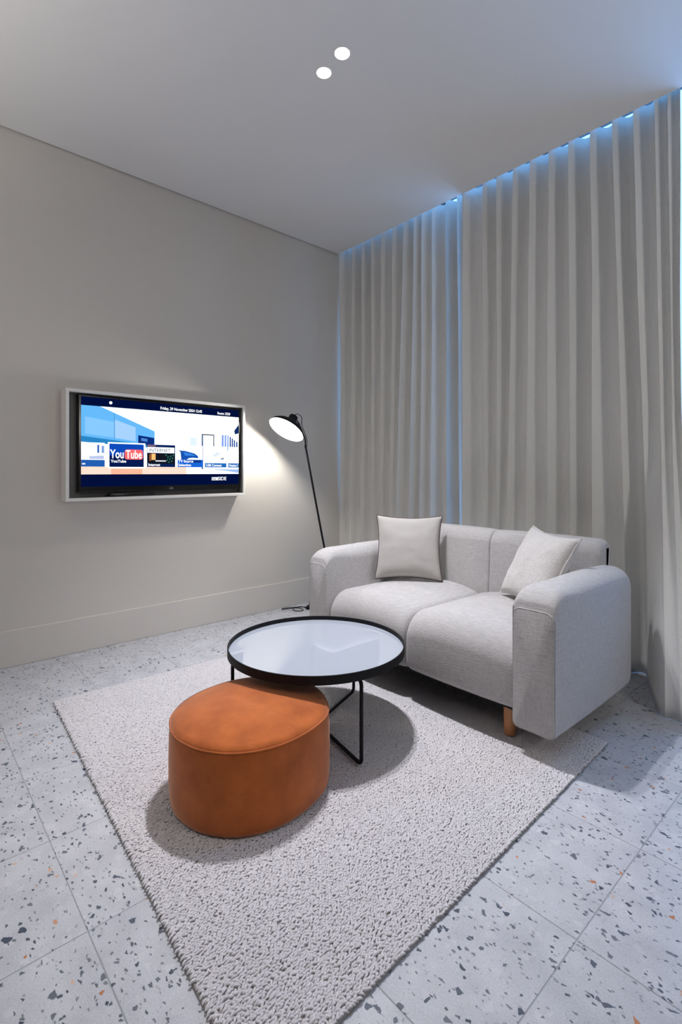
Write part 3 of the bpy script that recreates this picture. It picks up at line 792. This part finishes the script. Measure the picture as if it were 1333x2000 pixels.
# ------------------------------------------------------------------ floor lamp
LC = Vector((0.355, -0.862, 1.535)); LN = Vector((0.03, -0.58, -0.81)).normalized()
BASE = Vector((0.36, -0.34, 0.0)); TOP = Vector((0.36, -0.672, 1.415))
lamp = thing('floor_lamp', 'slim black floor lamp with lit tilted disc shade beside the sofa', 'lamp', BASE)
obj('base', lathe([(0.12, 0.0), (0.125, 0.004), (0.125, 0.012), (0.118, 0.016), (0.014, 0.018), (0.011, 0.05)], 48), M['black'], lamp)
dp = (TOP - BASE)
obj('pole', tube([Vector((0, 0, 0.03)) , dp * 0.5 + Vector((0, 0, 0.0)), dp], 0.0085, 12), M['black'], lamp)
ax = -LN
bX = ax.orthogonal().normalized(); bY = ax.cross(bX)
MS = Matrix((bX, bY, ax)).transposed().to_4x4(); MS.translation = LC - BASE
SR = 0.151
prof_out = [(SR, 0.0), (SR * 0.985, 0.012), (SR * 0.9, 0.032), (SR * 0.72, 0.055), (SR * 0.45, 0.076), (0.040, 0.088), (0.036, 0.092), (0.036, 0.135), (0.030, 0.142), (0.008, 0.143)]
prof_in = [(SR - 0.0015, 0.0), (SR * 0.975, 0.011), (SR * 0.89, 0.030), (SR * 0.71, 0.0525), (SR * 0.445, 0.0735), (0.036, 0.085), (0.006, 0.087)]
sh = obj('shade', lathe(prof_out, 64, MS, True, False), M['black'], lamp)
bm = lathe(prof_in, 64, MS, True, False); obj('shade_lining', bm, M['white_metal'], sh)['label'] = 'white inner lining'
M['bulb'] = mat_emit('bulb_glow', (1.0, 0.96, 0.90, 1), BULB)
bm = bmesh.new(); bmesh.ops.create_uvsphere(bm, u_segments=24, v_segments=14, radius=0.031, matrix=MS @ Matrix.Translation((0, 0, 0.033)))
obj('bulb', bm, M['bulb'], lamp)
st = MS @ Vector((0, 0, 0.115))
obj('joint_arm', tube(arc_path([st, st + Vector((0, 0.055, -0.02)), dp + Vector((0, 0.0, 0.05)), dp], 0.02, 5), 0.006, 8), M['black'], lamp)
cb = MS @ Vector((0, 0, 0.14))
obj('cable', tube(spline([cb, cb + Vector((0, 0.03, 0.022)), cb + Vector((0, 0.075, 0.0)), cb + Vector((0, 0.08, -0.07)), dp + Vector((0, 0.014, 0.05)), dp + Vector((0, 0.009, -0.03))], 8), 0.0028, 6), M['black'], lamp)
cord = tube(spline([(0.30, -0.40, 0.006), (0.22, -0.46, 0.006), (0.16, -0.50, 0.010), (0.07, -0.60, 0.006), (0.05, -0.68, 0.006), (0.09, -0.70, 0.012), (0.16, -0.60, 0.020),
                    (0.21, -0.58, 0.006), (0.19, -0.64, 0.006), (0.12, -0.62, 0.010), (0.13, -0.55, 0.016), (0.20, -0.52, 0.02), (0.10, -0.42, 0.05), (0.016, -0.33, 0.10)], 10), 0.0034, 6)
cd = obj('power_cord', cord, M['black'])
tag(cd, 'tangled black power cord on the floor behind the sofa\'s left arm', 'cord')
pg = box((-0.022, -0.035, 0.0), (0.022, 0.035, 0.026), 0.006, 2)
po_ = obj('cord_switch', pg, M['black']); po_.parent = cd; po_.location = (0.19, -0.50, 0.001); po_.rotation_euler = (0, 0, 0.7)

# ------------------------------------------------------------------ fill lights added in the unseen part of the room
up = thing('fill_uplighter', 'added fill light, an unseen upward-facing white lamp behind the viewpoint', 'lamp', (1.70, -4.90, 0))
obj('base', lathe([(0.14, 0.0), (0.145, 0.006), (0.14, 0.02), (0.02, 0.026)], 40), M['white_metal'], up)
obj('pole', lathe([(0.014, 0.02), (0.014, 1.50)], 16), M['white_metal'], up)
obj('bowl', lathe([(0.02, 1.49), (0.09, 1.51), (0.15, 1.57), (0.17, 1.64), (0.167, 1.64), (0.146, 1.575), (0.085, 1.516)], 48, None, True), M['white_metal'], up)
ul = bpy.data.lights.new('fill_uplighter_light', 'SPOT'); ul.energy = FILL_UP_W; ul.color = (1.0, 0.96, 0.90)
ul.spot_size = math.radians(140); ul.spot_blend = 0.6; ul.shadow_soft_size = 0.10
uo = link(bpy.data.objects.new('fill_uplighter_light', ul)); uo.parent = up; uo.location = (0, 0, 1.60); uo.rotation_euler = (PI, 0, 0)
gp = thing('globe_fill', 'added fill light, an unseen glowing globe on a stand right of the sofa', 'lamp', (4.90, -1.30, 0))
obj('base', lathe([(0.14, 0.0), (0.145, 0.006), (0.14, 0.02), (0.02, 0.026)], 40), M['white_metal'], gp)
obj('pole', lathe([(0.012, 0.02), (0.012, 1.76)], 16), M['white_metal'], gp)
bm = bmesh.new(); bmesh.ops.create_uvsphere(bm, u_segments=32, v_segments=18, radius=0.16, matrix=Matrix.Translation((0, 0, 1.90)))
obj('globe', bm, mat_emit('globe_fill_glow', (1.0, 0.95, 0.88, 1), GLOBE_FILL), gp)
